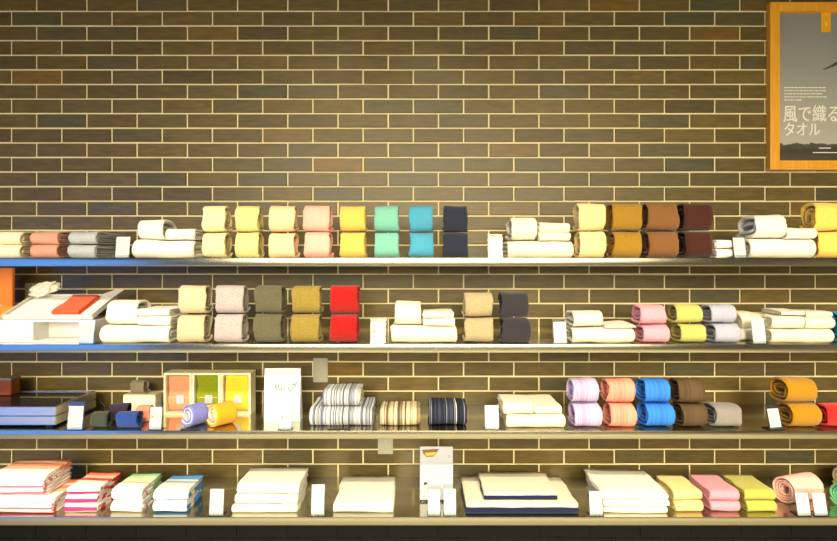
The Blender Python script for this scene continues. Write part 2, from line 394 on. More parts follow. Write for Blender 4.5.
def fold_mesh(w, h, d, layers=2, seed=0, wob=.0022, skew=0, lift=None, nx=12, jx=.003):
    """towel folded with the closed edge to the front: nested U bands"""
    bm = bmesh.new(); uvl = bm.loops.layers.uv.new('UVMap'); t = h/2/layers; rnd = random.Random(seed)
    for i in range(layers):
        hh = h/2-t*(i+.5); yf = -d/2+t*(i+.5)*1.0; yb = d/2-rnd.uniform(0, .012); path = []
        ex = min(hh*1.1, .05) if hh > .001 else .004
        for k in range(9): path.append((yb+(yf+ex-yb)*k/8, h/2-hh))
        for k in range(1, 10):
            a = R(270-180*k/10); path.append((yf+ex+ex*math.cos(a), h/2+hh*math.sin(a)))
        yb2 = d/2-rnd.uniform(0, .012)
        for k in range(9): path.append((yf+ex+(yb2-yf-ex)*k/8, h/2+hh))
        ribbon(bm, path, t, w*(1-.01*i), nx, seed*5+i, jx, wob if i == 0 else wob*.4, skew, uvl, lift)
    bmesh.ops.recalc_face_normals(bm, faces=bm.faces); return bm
cnt = [0]
def towel(kind, si, x0, x1, py0, py1, m, label, yb=None, d=None, cat='towel', group=None, name=None, rz=0, skew=0, lift=None, layers=2, z=None, turns=2.8, t=None, p=3.0, k=None):
    """a towel whose front face spans pixels x0..x1, py0..py1 on shelf si; the front stands at depth yb"""
    cnt[0] += 1; s = cnt[0]
    Y = DW+yb; w = (x1-x0)*Y/F
    if z is None: z = SZ[si]
    zz = z; d = d or (.105 if kind == 'roll' else .2)
    if k is None: k = .05 if si == 0 and kind != 'roll' else .5 if kind == 'roll' else .85
    h = max(Z(py0, Y+k*d)-z, .012)
    if kind == 'roll':
        d = d or .105; bm = roll_mesh(w, h, d, t or .013, turns, s, p)
    else:
        d = d or .2; bm = fold_mesh(w, h, d, layers, s, skew=skew, lift=lift)
    o = obj(name or ('rolled_towel' if kind == 'roll' else 'folded_towel'), bm, m, None, (X((x0+x1)/2, Y), yb+d/2, zz+.0005), (0, 0, rz), True)
    tag(o, label, cat, group or ('rolled' if kind == 'roll' else 'folded')+' towels on the '+names[si]+' shelf')
    return o, zz+h+.0005
def pair(si, lo, up, mlo, desc, where, yb=-.375, d=.105, mup=None, kind='roll', rz=0, rzu=None, kw={}, lower='lower', upper='upper'):
    """two rolls, one on the other: lo = (x0, x1, py0, py1)"""
    o, zt = towel(kind, si, *lo, mlo, f'{desc}, {lower} of the two {where}', yb=yb, d=d, rz=rz, k=.12, **kw)
    o2, _ = towel(kind, si, *up, mup or mlo, f'{desc}, {upper} of the two {where}', yb=yb+.003, d=d, z=zt, rz=rzu if rzu is not None else rz+random.uniform(-.03, .03), **kw)

WHITE = cloth('white_terry', (228, 225, 214), .04); CREAMW = cloth('offwhite_terry', (220, 213, 192), .05)
# ---- top shelf
pr = lambda *a, **k: pair(*a, **k)
pr(0, (-9, 19, 245, 258), (-9, 20, 232, 245), cloth('ivory_terry', (236, 222, 190)), 'ivory folded towel with tan edges', 'leftmost on the top shelf', d=.17, kind='fold', kw=dict(layers=3))
pr(0, (29, 56, 245, 258), (29, 58, 231.5, 245), cloth('dusty_pink_terry', (206, 150, 128)), 'dusty pink folded towel', 'beside the ivory pair', d=.17, kind='fold', kw=dict(layers=3))
pr(0, (67, 94, 244.5, 258), (68, 95, 232, 244.5), cloth('grey_blue_terry', (172, 178, 182)), 'grey-blue folded towel', 'at the left of the top shelf', d=.24, kind='fold', kw=dict(layers=3))
def trio(si, base, roll, smalls, where, m=WHITE, yb=-.375, d=.2, ds=.17, ms=None):
    o, zt = towel('fold', si, *base, m, f'long white towel under the white set {where}', yb=yb, d=d, layers=2, k=.1)
    towel('roll', si, *roll, m, f'thick white rolled towel on the white set {where}', yb=yb+.005, d=.15, z=zt, t=.017, turns=1.9)
    zz = zt
    for i, s in enumerate(smalls):
        nm = '' if len(smalls) == 1 else (' lower' if i == 0 else ' upper')
        o, zz = towel('fold', si, *s, ms or m, f'small{nm} white towel beside the roll, {where}', yb=yb+.005, d=ds, z=zz, layers=2, k=.85 if i == len(smalls)-1 else .1)
trio(0, (131, 193, 240, 258), (135, 163, 220, 240), [(164, 194, 231, 240)], 'left of the cream rolls, top shelf')
rolls1 = [((201, 225), 'cream', (230, 218, 166)), ((234, 258), 'pale straw yellow', (226, 210, 138)), ((268, 294), 'pale peach', (242, 200, 158)),
          ((303, 330), 'light coral pink', (236, 170, 156)), ((339, 365), 'lemon yellow', (216, 178, 86)), ((374, 399), 'mint green', (112, 174, 158)),
          ((409, 434), 'turquoise', (66, 148, 180)), ((443.5, 468.5), 'dark navy', (34, 38, 56))]
for (a, b), nm, c in rolls1:
    pair(0, (a, b, 232, 258), (a, b, 206, 232), cloth(nm.replace(' ', '_')+'_terry', c), f'{nm} rolled towel', 'on the top shelf')
trio(0, (508, 574, 241, 258), (511, 538, 218, 241), [(539, 571, 233, 241), (539, 570, 225, 233)], 'right of the navy rolls, top shelf', CREAMW)
for (a, b), nm, c in [((580, 607), 'pale ivory', (226, 202, 146)), ((614, 643), 'mustard yellow', (150, 114, 28)), ((649, 680), 'caramel brown', (120, 80, 40)), ((686, 715), 'dark maroon brown', (60, 22, 10))]:
    pair(0, (a, b, 231, 258), (a-1, b, 203.5, 231), cloth(nm.replace(' ', '_')+'_terry', c), f'{nm} rolled towel', 'on the top shelf')
pr(0, (717, 735, 249, 258), (717, 734, 240, 249), WHITE, 'small white folded towel', 'between the maroon rolls and a price stand', d=.15, kind='fold')
trio(0, (752, 818, 239, 258), (756, 788, 215, 239), [(788, 818, 230, 239)], 'left of the yellow rolls, top shelf')
pair(0, (820, 850, 231, 258), (816, 850, 203, 231), cloth('butter_yellow_terry', (238, 200, 96)), 'butter yellow rolled towel', 'at the right end of the top shelf')
# ---- second shelf
trio(1, (98, 168, 325.5, 344), (104, 136, 299, 325.5), [(136, 170, 316, 325.5), (136, 169, 306.5, 316)], 'left of the oatmeal rolls, second shelf', yb=-.385)
for (a, b), nm, c in [((176, 204), 'oatmeal beige', (200, 184, 152)), ((213, 242), 'pale lavender grey', (176, 164, 166)), ((253, 281), 'dark olive grey', (92, 88, 66)), ((290, 319), 'olive yellow', (140, 120, 52)), ((329, 357), 'bright red', (156, 15, 11))]:
    pair(1, (a, b, 314.5, 344), (a+1, b+1, 285, 314.5), cloth(nm.replace(' ', '_')+'_terry', c, .13), f'{nm} rolled towel', 'on the second shelf', yb=-.385)
trio(1, (391, 457, 326, 344), (394, 422, 300, 326), [(423, 455, 318, 326), (423, 454, 309, 317)], 'left of the grey-beige rolls, second shelf', CREAMW, yb=-.385)
for (a, b), nm, c in [((464.5, 494), 'grey-beige', (164, 150, 116)), ((502, 531), 'charcoal', (44, 42, 48))]:
    pair(1, (a, b, 318, 344), (a-.5, b-1, 291.5, 318), cloth(nm.replace(' ', '_')+'_terry', c, .13), f'{nm} rolled towel', 'on the second shelf', yb=-.385)
trio(1, (573, 635, 328, 344), (573, 605, 310, 328), [(605, 636, 321.5, 328.5)], 'left of the pink rolls, second shelf', CREAMW, yb=-.385)
for lo, up, nm, c in [((644, 671, 325, 344), (641, 668, 304, 325), 'baby pink', (222, 148, 166)), ((682, 708, 324, 344), (678, 704, 303.5, 324), 'lime yellow', (184, 180, 96)), ((716, 743, 324, 344), (712, 739, 304, 324), 'pale lilac blue', (164, 166, 188))]:
    pair(1, lo, up, cloth(nm.replace(' ', '_')+'_terry', c), f'{nm} rolled towel', 'on the second shelf', yb=-.385, d=.12, kw=dict(p=2.6))
o, zt = towel('fold', 1, 741, 762, 329, 344, WHITE, 'lower white towel behind the right price stand of the second shelf', yb=-.32, d=.14, layers=3, k=.1)
towel('fold', 1, 742, 763, 311, 329, CREAMW, 'upper white towel behind the right price stand of the second shelf', yb=-.32, d=.14, z=zt, layers=3)
o, zt = towel('fold', 1, 773, 835, 329, 344, CREAMW, 'long white towel under the white set at the right end of shelf two', yb=-.385, k=.1)
o, zt2 = towel('fold', 1, 773, 806, 316, 329, CREAMW, 'left middle-layer white towel of the set at the right end of shelf two', yb=-.38, z=zt, layers=2, k=.1)
o, zt3 = towel('fold', 1, 807, 836, 317.5, 329, CREAMW, 'right middle-layer white towel of the set at the right end of shelf two', yb=-.38, z=zt, layers=2, k=.1)
towel('fold', 1, 783, 805, 308.5, 316, CREAMW, 'small white towel, top left of the right-end set, second shelf', yb=-.37, z=zt2, d=.14)
towel('fold', 1, 807, 833, 309.5, 316.5, CREAMW, 'small white towel, top right of the set at the right end of shelf two', yb=-.37, z=zt3, d=.14)
towel('roll', 1, 839, 860, 311, 344, cloth('bright_blue_terry', (30, 140, 190)), 'bright blue rolled towel cut off by the right edge of the second shelf', yb=-.375)
# ---- third shelf
blues = [(0, (170, 170, 174)), (.3, (120, 124, 140)), (.5, (96, 102, 126)), (.64, (214, 212, 204)), (.82, (70, 78, 104))]
SB = striped('blue_white_stripe', blues, 380, 1, 3)
o, zt = towel('fold', 2, 308.5, 372, 408, 428, SB, 'wide blue and white striped folded towel under a smaller one', yb=-.363, d=.21, layers=3, k=.1)
towel('fold', 2, 322, 360, 384, 407, SB, 'smaller blue and white striped folded towel on the wide striped one', yb=-.34, d=.14, layers=3, z=zt)
towel('fold', 2, 380, 420, 402, 427, striped('beige_brown_stripe', [(0, (186, 172, 140)), (.3, (150, 136, 108)), (.55, (98, 84, 66)), (.7, (206, 196, 168)), (.9, (62, 56, 52))], 300, 1, 9), 'beige and brown striped folded towel in the middle of the third shelf', yb=-.36, d=.13, layers=3)
towel('fold', 2, 429, 467, 399, 427, striped('navy_stripe', [(0, (34, 38, 52)), (.5, (52, 58, 76)), (.7, (120, 122, 132)), (.8, (26, 28, 40)), (.93, (206, 204, 200))], 300, 1, 5), 'dark navy striped folded towel in the middle of the third shelf', yb=-.36, d=.13, layers=3)
o, zt = towel('fold', 2, 507, 566, 414.5, 430, CREAMW, 'long white towel under the white set left of the lavender rolls', yb=-.378, d=.2, k=.1)
towel('fold', 2, 503, 534, 395, 414.5, CREAMW, 'white towel on the left half of the white set left of the lavender rolls', yb=-.372, d=.16, z=zt, layers=2)
towel('fold', 2, 535, 562, 396, 414.5, CREAMW, 'white towel on the right half of the white set left of the lavender rolls', yb=-.365, d=.2, z=zt, layers=3)
for lo, up, nm, c in [((575, 603), (573, 600), 'pale lavender', (178, 160, 198)), ((611, 638), (609, 637), 'salmon pink', (220, 140, 122)), ((647, 675), (646, 672), 'sky blue', (52, 118, 212)), ((683, 709), (680, 707), 'dark taupe brown', (86, 68, 48))]:
    st = striped(nm.replace(' ', '_')+'_weave', [(0, c), (.5, tuple(int(v*.93) for v in c)), (.8, tuple(min(255, int(v*1.07)) for v in c))], 220, 1, len(nm))
    pair(2, (*lo, 404.5, 430.5), (*up, 378, 404.5), st, f'{nm} rolled towel', 'on the third shelf', yb=-.383, d=.125, kw=dict(p=2.7))
towel('roll', 2, 716, 744, 402.5, 430.5, cloth('stone_grey_terry', (134, 130, 126)), 'single stone grey rolled towel right of the brown rolls', yb=-.383, d=.125)
pair(2, (793, 823, 404.5, 430), (788, 819, 377, 404.5), cloth('golden_mustard_terry', (166, 118, 8)), 'golden mustard rolled towel', 'at the right of the third shelf', yb=-.383, d=.13, kw=dict(p=2.6))
towel('roll', 2, 829, 856, 403, 430, cloth('crimson_terry', (206, 34, 26)), 'crimson rolled towel cut off by the right edge of the third shelf', yb=-.38)
# ---- bottom shelf
def stripes_u(name, stops, f, seed): return striped(name, stops, f, 0, seed, rand=False)
def m_(stops, L0): return [(p/L0, c) for p, c in stops]
coral = stripes_u('coral_white_stripe', m_([(0, (246, 236, 232)), (.155, (222, 120, 150)), (.172, (250, 240, 238)), (.19, (226, 110, 130)), (.198, (248, 244, 240)), (.285, (250, 196, 168)), (.315, (244, 150, 120)), (.345, (248, 228, 200)), (.365, (240, 130, 100)), (.42, (226, 90, 70))], .6), 1/.6, 0)
rose = stripes_u('red_white_stripe', m_([(0, (224, 60, 56)), (.05, (244, 236, 230)), (.09, (222, 90, 120)), (.12, (246, 236, 232)), (.156, (214, 60, 120)), (.168, (246, 240, 240)), (.22, (246, 226, 216)), (.245, (226, 74, 60)), (.27, (246, 200, 180)), (.30, (240, 130, 110)), (.325, (232, 92, 74))], .5), 2, 0)
green = stripes_u('green_white_stripe', m_([(0, (150, 200, 150)), (.08, (236, 236, 226)), (.12, (226, 120, 100)), (.13, (240, 240, 236)), (.20, (238, 238, 238)), (.255, (236, 160, 140)), (.262, (204, 228, 190)), (.32, (160, 208, 160))], .5), 2, 0)
blue = stripes_u('blue_band_stripe', m_([(0, (80, 140, 214)), (.08, (230, 226, 196)), (.11, (96, 154, 220)), (.15, (236, 236, 238)), (.235, (236, 222, 170)), (.25, (150, 180, 220)), (.27, (232, 226, 200)), (.285, (94, 152, 220))], .5), 2, 0)
o, zt = towel('fold', 3, -14, 51, 497, 516, coral, 'coral striped towel, lower of the big pair at the left end', yb=-.385, d=.2, layers=4, k=.1)
towel('fold', 3, -14, 42, 461, 497, coral, 'coral striped towel, upper of the big pair at the left end', yb=-.38, d=.19, layers=4, z=zt)
def stack(si, specs, m, desc, where, yb, d, layers=2, skew=0, lift=None, kind='fold'):
    zt = SZ[si]; nms = ['bottom', 'top'] if len(specs) == 2 else ['bottom', 'middle', 'top'] if len(specs) == 3 else ['bottom', 'second', 'third', 'top']
    for i, s in enumerate(specs):
        o, zt = towel(kind, si, *s, m, f'{desc}, {nms[i]} one of the stack {where}', yb=yb+.004*i, d=d, layers=layers, z=zt, skew=skew, lift=lift if i == len(specs)-1 else None, k=.9 if i == len(specs)-1 else .05)
stack(3, [(64, 96, 505, 515), (64, 96, 495, 505), (66, 98, 473, 495)], rose, 'red and white striped folded towel', 'beside the coral pair', -.37, .17, 2)
stack(3, [(109, 141, 501.5, 515), (110, 141, 474, 501.5)], green, 'green striped folded towel', 'between the red and blue stacks', -.37, .18, 2)
stack(3, [(152, 186, 501.5, 515), (153, 187, 476, 501.5)], blue, 'blue and white striped folded towel', 'right of the green pair', -.37, .17, 2)
stack(3, [(232, 297, 505, 514), (234, 298, 495, 505), (236, 299, 468.5, 495)], WHITE, 'white folded bath towel', 'left of the flat white towel', -.368, .19, 2)
towel('fold', 3, 333, 393, 475.5, 513.5, WHITE, 'single flat white folded towel at the left of the menu stand', yb=-.372, d=.29, layers=2, k=1.0)
navy = cloth('navy_lining', (22, 26, 64))
def two_face(x0, x1, py0, py1, yb, d, z, label, rz=0):
    Y = DW+yb; w = (x1-x0)*Y/F; h = (py1-py0)*Y/F
    t = thing('folded_towel', label, 'towel', (X((x0+x1)/2, Y), yb+d/2, z), rz, 'folded towels on the bottom shelf')
    o = obj('navy_side', fold_mesh(w, h*.55, d, 2, 71, wob=.001), navy, t, smooth=True); o['label'] = 'navy blue underside'
    o = obj('white_side', fold_mesh(w*.99, h*.45, d*.985, 1, 72, wob=.0015), CREAMW, t, (0, .002, h*.55), smooth=True); o['label'] = 'white upper side'
    return z+h
zt = two_face(466, 579, 505.3, 515.5, -.377, .29, SZ[3], 'big white flat towel with navy blue underside, the lower one')
two_face(484, 558, 494, 501.5, -.345, .22, zt+.001, 'smaller white towel with navy blue underside lying on the bigger one')
stack(3, [(604, 668, 507, 514.5), (604, 669, 500, 507), (602, 669, 493, 500), (600, 666, 473, 493)], WHITE, 'white folded towel', 'left of the pale yellow pair', -.37, .22, 2, 0, lambda x, y: max(0, -x-.02)*max(0, y+.02)*.6)
for a, b, nm, c in [(676, 704, 'pale yellow', (232, 208, 138)), (712, 741, 'rose pink', (226, 148, 168)), (748, 778, 'lime green', (188, 184, 80))]:
    stack(3, [(a, b, 501.5, 514), (a-2, b-1, 476, 501.5)], cloth(nm.replace(' ', '_')+'_fold', c), f'{nm} folded towel', 'on the right of the bottom shelf', -.368, .17, 2)
def slant_roll(name, px, py, Y, length, r, rz, m, label, flat=1.0, si=3, t=.009, turns=4, yaw=None):
    """a roll whose round end faces out at the angle rz"""
    bm = roll_mesh(length, 2*r*flat, 2*r, t, turns, int(px), 2.0, wob=.001, jx=.002)
    return tag(obj(name, bm, m, None, (X(px, Y), Y-DW, SZ[si]+.001), (0, 0, rz), True), label, 'towel', 'thick rolls on the '+names[si]+' shelf')
slant_roll('rolled_towel', 797, 0, 2.25, .17, .056, R(18), cloth('shell_pink_terry', (246, 192, 180)), 'shell pink thick rolled towel at the right of the bottom shelf')
slant_roll('rolled_towel', 856, 0, 2.37, .17, .052, R(12), cloth('sand_beige_terry', (214, 198, 160)), 'sand beige thick rolled towel at the back of the right end, bottom shelf')
slant_roll('rolled_towel', 851, 0, 2.21, .14, .048, R(14), cloth('mint_green_roll', (112, 196, 150)), 'mint green rolled towel in front of the beige roll, bottom shelf')

# ------------------------------------------------------------------ price stands
def stand(si, x0, x1, py0, py1, label, tilt=8, turn=0, cardm=white_card, dot=False, yb=None, edge=None):
    if yb is None: yb = -.39 if si else -.385
    Y = DW+yb; w_ = (x1-x0)*Y/F; h = (py1-py0)*Y/F
    t = thing('price_stand', label, 'price sign', (X((x0+x1)/2, Y), yb, SZ[si]+.0005), turn, 'price stands')
    rot = Matrix.Rotation(-R(tilt), 3, 'X')
    bm = bmesh.new()
    add_box(bm, rot @ Vector((0, .0015, h/2+.002)), (w_, .002, h), .0004, rot)
    add_box(bm, (0, .022, .001), (w_, .044, .002), .0004)
    add_box(bm, rot @ Vector((0, -.0022, .006)), (w_, .0015, .010), .0003, rot)
    obj('acrylic_holder', bm, clear, t)
    c = box('price_card', rot @ Vector((0, -.0003, h*.44)), (w_*.86, .0008, h*.84), cardm, t, rot=rot)
    bm = bmesh.new(); rnd = random.Random(int(x0))
    for k in range(5):
        l_ = w_*rnd.uniform(.35, .62); add_box(bm, rot @ Vector((-w_*.32+l_/2, -.001, h*(.74-.11*k))), (l_, .0004, h*.025), 0, rot)
    obj('printed_text', bm, ink, c)
    if dot:
        bm = bmesh.new(); add_box(bm, rot @ Vector((-w_*.25, -.001, h*.5)), (w_*.16, .0005, w_*.16), 0, rot)
        obj('printed_mark', bm, mat('orange_ink', lin((240, 150, 60)), .6), c)
    return t
stand(0, 114, 130, 233, 258, 'price stand left of the white set at the left of the top shelf', cardm=white_card)
stand(0, 488, 503, 234, 258, 'price stand between the navy rolls and a white set, top shelf')
stand(0, 733, 748, 234, 258, 'price stand right of the maroon brown rolls, top shelf', turn=R(8))
stand(1, 79, 94, 320, 344, 'price stand in front of the white display box', dot=False)
stand(1, 370, 386, 319, 344, 'price stand right of the bright red rolls', dot=True)
stand(1, 553, 568, 319, 344.5, 'price stand between the charcoal rolls and a white set, second shelf', turn=R(5))
stand(1, 752, 768, 314, 344, 'price stand before white towels at the right of the second shelf', turn=R(6))
stand(2, 66, 83, 403, 430, 'price stand right of the flat black glass cases')
stand(2, 148, 162, 404, 430, 'price stand left of the three boxed towels', dot=True)
stand(2, 278, 292, 405, 430, 'price stand in front of the white paper bag', dot=True)
stand(2, 484, 500, 403, 431, 'price stand left of a white set in the middle of the third shelf')
stand(2, 769, 784, 406, 430, 'tilted price stand left of the golden mustard rolls', tilt=14, turn=R(10))
stand(3, 208, 224, 485, 515, 'price stand right of the blue striped towels')
stand(3, 310, 325, 480, 515, 'price stand between the two white stacks left of the menu stand')
stand(3, 427, 441, 486, 515, 'left of the two price stands before the white menu stand')
stand(3, 443, 457, 485, 515, 'right of the two price stands before the white menu stand')
stand(3, 589, 604, 487, 514.5, 'price stand left of the tall white stack at the right of the bottom shelf')
greyc = mat('grey_card', lin((190, 190, 200)), .7)
stand(3, 797, 812, 488, 513, 'left of the two grey price cards before the shell pink roll', tilt=12, cardm=greyc)
stand(3, 814, 829, 488, 513, 'right of the two grey price cards before the shell pink roll', tilt=12, cardm=greyc)

# ------------------------------------------------------------------ menu stand, bottom shelf
def menu():
    Y = 2.235; w_ = 33*Y/F; h = 53*Y/F
    t = thing('menu_stand', 'tall white notice in a clear stand, in the middle of the bottom shelf', 'sign', (X(436.5, Y), Y-DW, SZ[3]+.0005))
    rot = Matrix.Rotation(-R(5), 3, 'X'); bm = bmesh.new()
    add_box(bm, rot @ Vector((0, .003, h/2+.004)), (w_+.006, .002, h+.008), .0004, rot); add_box(bm, (0, .03, .001), (w_+.006, .06, .002), .0004)
    obj('acrylic_holder', bm, clear, t)
    c = box('paper', rot @ Vector((0, 0, h/2+.003)), (w_, .001, h), white_card, t, rot=rot)
    def blob(pts, m, name, y):
        bm = bmesh.new(); vs = [bm.verts.new(rot @ Vector((-w_/2+w_*p[0], y, h*(1-p[1])+.003))) for p in pts]; bm.faces.new(vs)
        ex = bmesh.ops.extrude_face_region(bm, geom=bm.faces[:])
        for v in [g for g in ex['geom'] if isinstance(g, bmesh.types.BMVert)]: v.co.y -= .0004
        bmesh.ops.recalc_face_normals(bm, faces=bm.faces); obj(name, bm, m, c)
    blob([(.06, .06), (.58, .04), (.5, .12), (.42, .18), (.2, .19), (.1, .13)], mat('brown_ink', lin((110, 84, 36)), .6), 'printed_picture', -.0006)
    blob([(.14, .115), (.5, .10), (.42, .16), (.2, .17)], mat('gold_ink', lin((222, 178, 56)), .6), 'printed_picture', -.0011)
    blob([(.12, .66), (.2, .65), (.24, .68), (.16, .71), (.11, .70)], mat('dark_ink', lin((50, 50, 50)), .6), 'printed_mark', -.0006)
    blob([(.86, .14), (.9, .13), (.94, .2), (.86, .21)], ink, 'printed_mark', -.0006)
    blob([(0, .975), (1, .975), (1, 1), (0, 1)], mat('dark_ink', lin((50, 50, 50)), .6), 'bottom_band', -.0006)
menu()
# ------------------------------------------------------------------ white paper bag, third shelf
def bag():
    Y = 2.22; w_ = 36*Y/F; h = 53*Y/F; d = .05
    t = thing('paper_bag', 'upright white paper bag printed with a grey scribbled emblem, third shelf', 'bag', (X(282, Y), Y-DW+d/2, SZ[2]+.0005))
    bm = bmesh.new(); N_ = 10
    rings = []
    for k in range(N_+1):
        z = h*k/N_; dd = d*(1-.75*(k/N_)**1.5); g = .004*math.sin(k*.9)
        rings.append([bm.verts.new(p) for p in ((-w_/2, -d/2+(d-dd)*.25, z), (0, -d/2+(d-dd)*.25-.002*math.sin(k*.5), z), (w_/2, -d/2+(d-dd)*.25, z),
              (w_/2-g*.5, 0, z), (w_/2, dd-d/2, z), (-w_/2, dd-d/2, z), (-w_/2+g*.5, 0, z))])
    for k in range(N_):
        for j in range(7): bm.faces.new((rings[k][j], rings[k][(j+1) % 7], rings[k+1][(j+1) % 7], rings[k+1][j]))
    bm.faces.new(rings[0][::-1]); bm.faces.new(rings[-1]); b = obj('body', bm, mat('bag_paper', (.68, .68, .68), .6), t)
    bm = bmesh.new()                                                    # brush-like script emblem
    def stroke(pts, r):
        for a, b_ in zip(pts, pts[1:]):
            A = Vector((-w_/2+w_*a[0], -d/2+.0005, h*(1-a[1]))); B = Vector((-w_/2+w_*b_[0], -d/2+.0005, h*(1-b_[1])))
            ln = (B-A).length; ang = math.atan2(B.z-A.z, B.x-A.x); add_box(bm, (A+B)/2, (ln*1.1, .004, r), 0, Matrix.Rotation(-ang, 3, 'Y'))
    stroke([(.12, .30), (.17, .31), (.13, .33)], .002)
    stroke([(.3, .42), (.32, .3), (.36, .41), (.4, .3), (.42, .42), (.5, .33), (.48, .42), (.58, .36), (.56, .44), (.66, .35), (.72, .42), (.86, .33), (.92, .24), (.83, .27), (.76, .38)], .0022)
    stroke([(.62, .31), (.74, .29), (.88, .3)], .002); stroke([(.72, .44), (.9, .4)], .0018)
    obj('printed_emblem', bm, mat('blue_grey_ink', lin((140, 156, 172)), .6), b)
bag()
# ------------------------------------------------------------------ three boxed towels, third shelf
pale_wood = mat('cream_wood', lin((238, 226, 190)), .6)
def gift(px0, px1, c, nm, label):
    Y = 2.315; w_ = (px1-px0)*Y/F; h = 42*Y/F; d = .075; fr = .009
    t = thing('gift_box', label, 'gift box', (X((px0+px1)/2, Y), Y-DW+d/2, SZ[2]+.0005), 0, 'open-fronted gift boxes on the third shelf')
    bm = bmesh.new()
    add_box(bm, (-w_/2+fr/2, 0, h/2), (fr, d, h), .001); add_box(bm, (w_/2-fr/2, 0, h/2), (fr, d, h), .001)
    add_box(bm, (0, 0, h-fr/2), (w_-2*fr, d, fr)); add_box(bm, (0, 0, fr/2), (w_-2*fr, d, fr)); add_box(bm, (0, d/2-.003, h/2), (w_-2*fr, .005, h-2*fr))
    obj('box_frame', bm, pale_wood, t)
    iw = w_-2*fr-.012; ih = h-2*fr-.003; bm = fold_mesh(iw, .05, ih, 3, int(px0), wob=.0008)
    o = obj('boxed_towel', bm, cloth(nm, c), None, (X((px0+px1)/2, Y), Y-DW+.037, SZ[2]+fr+ih/2+.001), (R(-90), 0, 0), True)
    o.rotation_euler = (R(90), 0, 0); o.location = (X((px0+px1)/2, Y), Y-DW+d-.008, SZ[2]+fr+.002+ih/2)
    kind = label.split(' box')[0]
    tag(o, nm.replace('_', ' ')+' folded upright inside a cream wooden box', 'towel', 'towels inside the gift boxes')
    zc = SZ[2]+h*.36; tg = thing('gift_tag', 'white paper tag tied round the '+nm.replace('_', ' ')+' in its box', 'tag', (X((px0+px1)/2, Y), Y-DW+.0145, zc), 0, 'tags on the boxed towels')
    box('tag_card', (.006, -.001, 0), (.034, .001, .038), white_card, tg); bm = bmesh.new()
    add_box(bm, (0, .0005, .008), (iw-.004, .0012, .0015)); obj('string', bm, mat('twine', lin((225, 205, 160)), .8), tg)
    bm = bmesh.new()
    for k in range(3): add_box(bm, (.006, -.0018, .009-k*.008), (.02-.003*k, .0004, .0018))
    obj('printed_text', bm, ink, tg)
gift(163.5, 191.5, (234, 150, 112), 'peach towel', 'open-fronted cream wooden box holding a peach towel, left of the three')
gift(192, 220, (134, 146, 10), 'olive green towel', 'open-fronted cream wooden box holding a green towel, middle of the three')
gift(220.5, 250.5, (246, 206, 50), 'yellow towel', 'open-fronted cream wooden box holding a yellow towel, right of the three')
# rolls lying end-on before the boxes
def end_roll(px, r, length, yaw, cm, cw, label, Y=2.14):
    t = thing('rolled_towel', label, 'towel', (X(px, Y), Y-DW, SZ[2]+.0005), yaw, 'bright rolls lying before the gift boxes')
    rr = r; z0 = 0
    for k, (tt, mm, nm) in enumerate(((.0105, cm, 'outer_cloth'), (.0055, cw, 'inner_cloth'), (.0085, cm, 'outer_cloth'), (.0065, cw, 'inner_cloth'))):
        bm = roll_mesh(length*(1-.01*k), 2*rr, 2*rr, tt, 1.12 if k < 3 else 1.9, int(px)+k, 2.0, wob=.0006, jx=.001)
        bmesh.ops.rotate(bm, verts=bm.verts, matrix=Matrix.Rotation(R(90), 3, 'Z')); bmesh.ops.translate(bm, verts=bm.verts, vec=(0, length/2, z0))
        obj(nm, bm, mm, t, smooth=True); rr -= tt+.0004; z0 += tt+.0004
    bm = bmesh.new(); add_box(bm, (0, -.001, r), (.03, .003, .022), .001); obj('paper_label', bm, white_card, t)
chk = striped('lilac_check', [(0, (150, 150, 214)), (.35, (200, 190, 214)), (.6, (236, 214, 206))], 120, 0, 2)
end_roll(185.5, .046, .085, R(-32), cloth('periwinkle_cloth', (120, 126, 206)), cloth('white_inner_cloth', (206, 208, 220)), 'periwinkle blue roll lying end-on before the boxed towels')
end_roll(210.5, .048, .10, R(-40), cloth('orange_yellow_cloth', (238, 160, 20)), cloth('pale_orange_inner', (240, 210, 180)), 'orange roll lying end-on right of the periwinkle roll')
slant_roll('rolled_towel', 201, 0, 2.266, .09, .030, R(4), chk, 'lilac checked roll lying behind the periwinkle and orange rolls', si=2, t=.007, turns=3)
tag(box('black_tag', (X(190, 2.11), 2.112-DW, SZ[2]+.002), (.075, .014, .003), black_matt, bevel=.0006), 'thin black tag on the shelf in front of the periwinkle roll', 'tag', 'thin black tags on the third shelf')
tag(box('black_tag', (X(338, 2.11), 2.115-DW, SZ[2]+.002), (.09, .014, .003), black_matt, bevel=.0006), 'thin black tag on the shelf in front of the wide blue striped towel', 'tag', 'thin black tags on the third shelf')

# ------------------------------------------------------------------ flat glass cases, left of the third shelf
def case(i, z):
    xr = X(55.5, 2.142); xl = xr-.62; yf = -.358; d = .27; h = .035
    t = thing('display_case', ['flat silver-edged case with black glass top, lower of the two stacked', 'flat silver-edged case with black glass top, upper of the two stacked'][i], 'display case', ((xl+xr)/2, yf+d/2, z), 0, 'flat glass-topped cases')
    w_ = xr-xl; bm = bmesh.new()
    for s in (-1, 1):
        add_box(bm, (s*(w_/2-.008), 0, h/2), (.016, d, h), .001); add_box(bm, (0, s*(d/2-.008), h/2), (w_-.032, .016, h), .001)
    obj('metal_rim', bm, alu, t); box('glass_top', (0, 0, h-.004), (w_-.032, d-.032, .004), black_gloss, t); box('base_panel', (0, 0, .003), (w_-.032, d-.032, .005), black_matt, t)
    if i == 0:
        for sx in (-1, 1):
            for sy in (-1, 1): box('rubber_foot', (sx*(w_/2-.04), sy*(d/2-.03), -.005), (.03, .02, .010), black_matt, t, .001)
case(0, SZ[2]+.0105); case(1, SZ[2]+.0105+.0385)
zc = SZ[2]+.0105+.0385+.0355
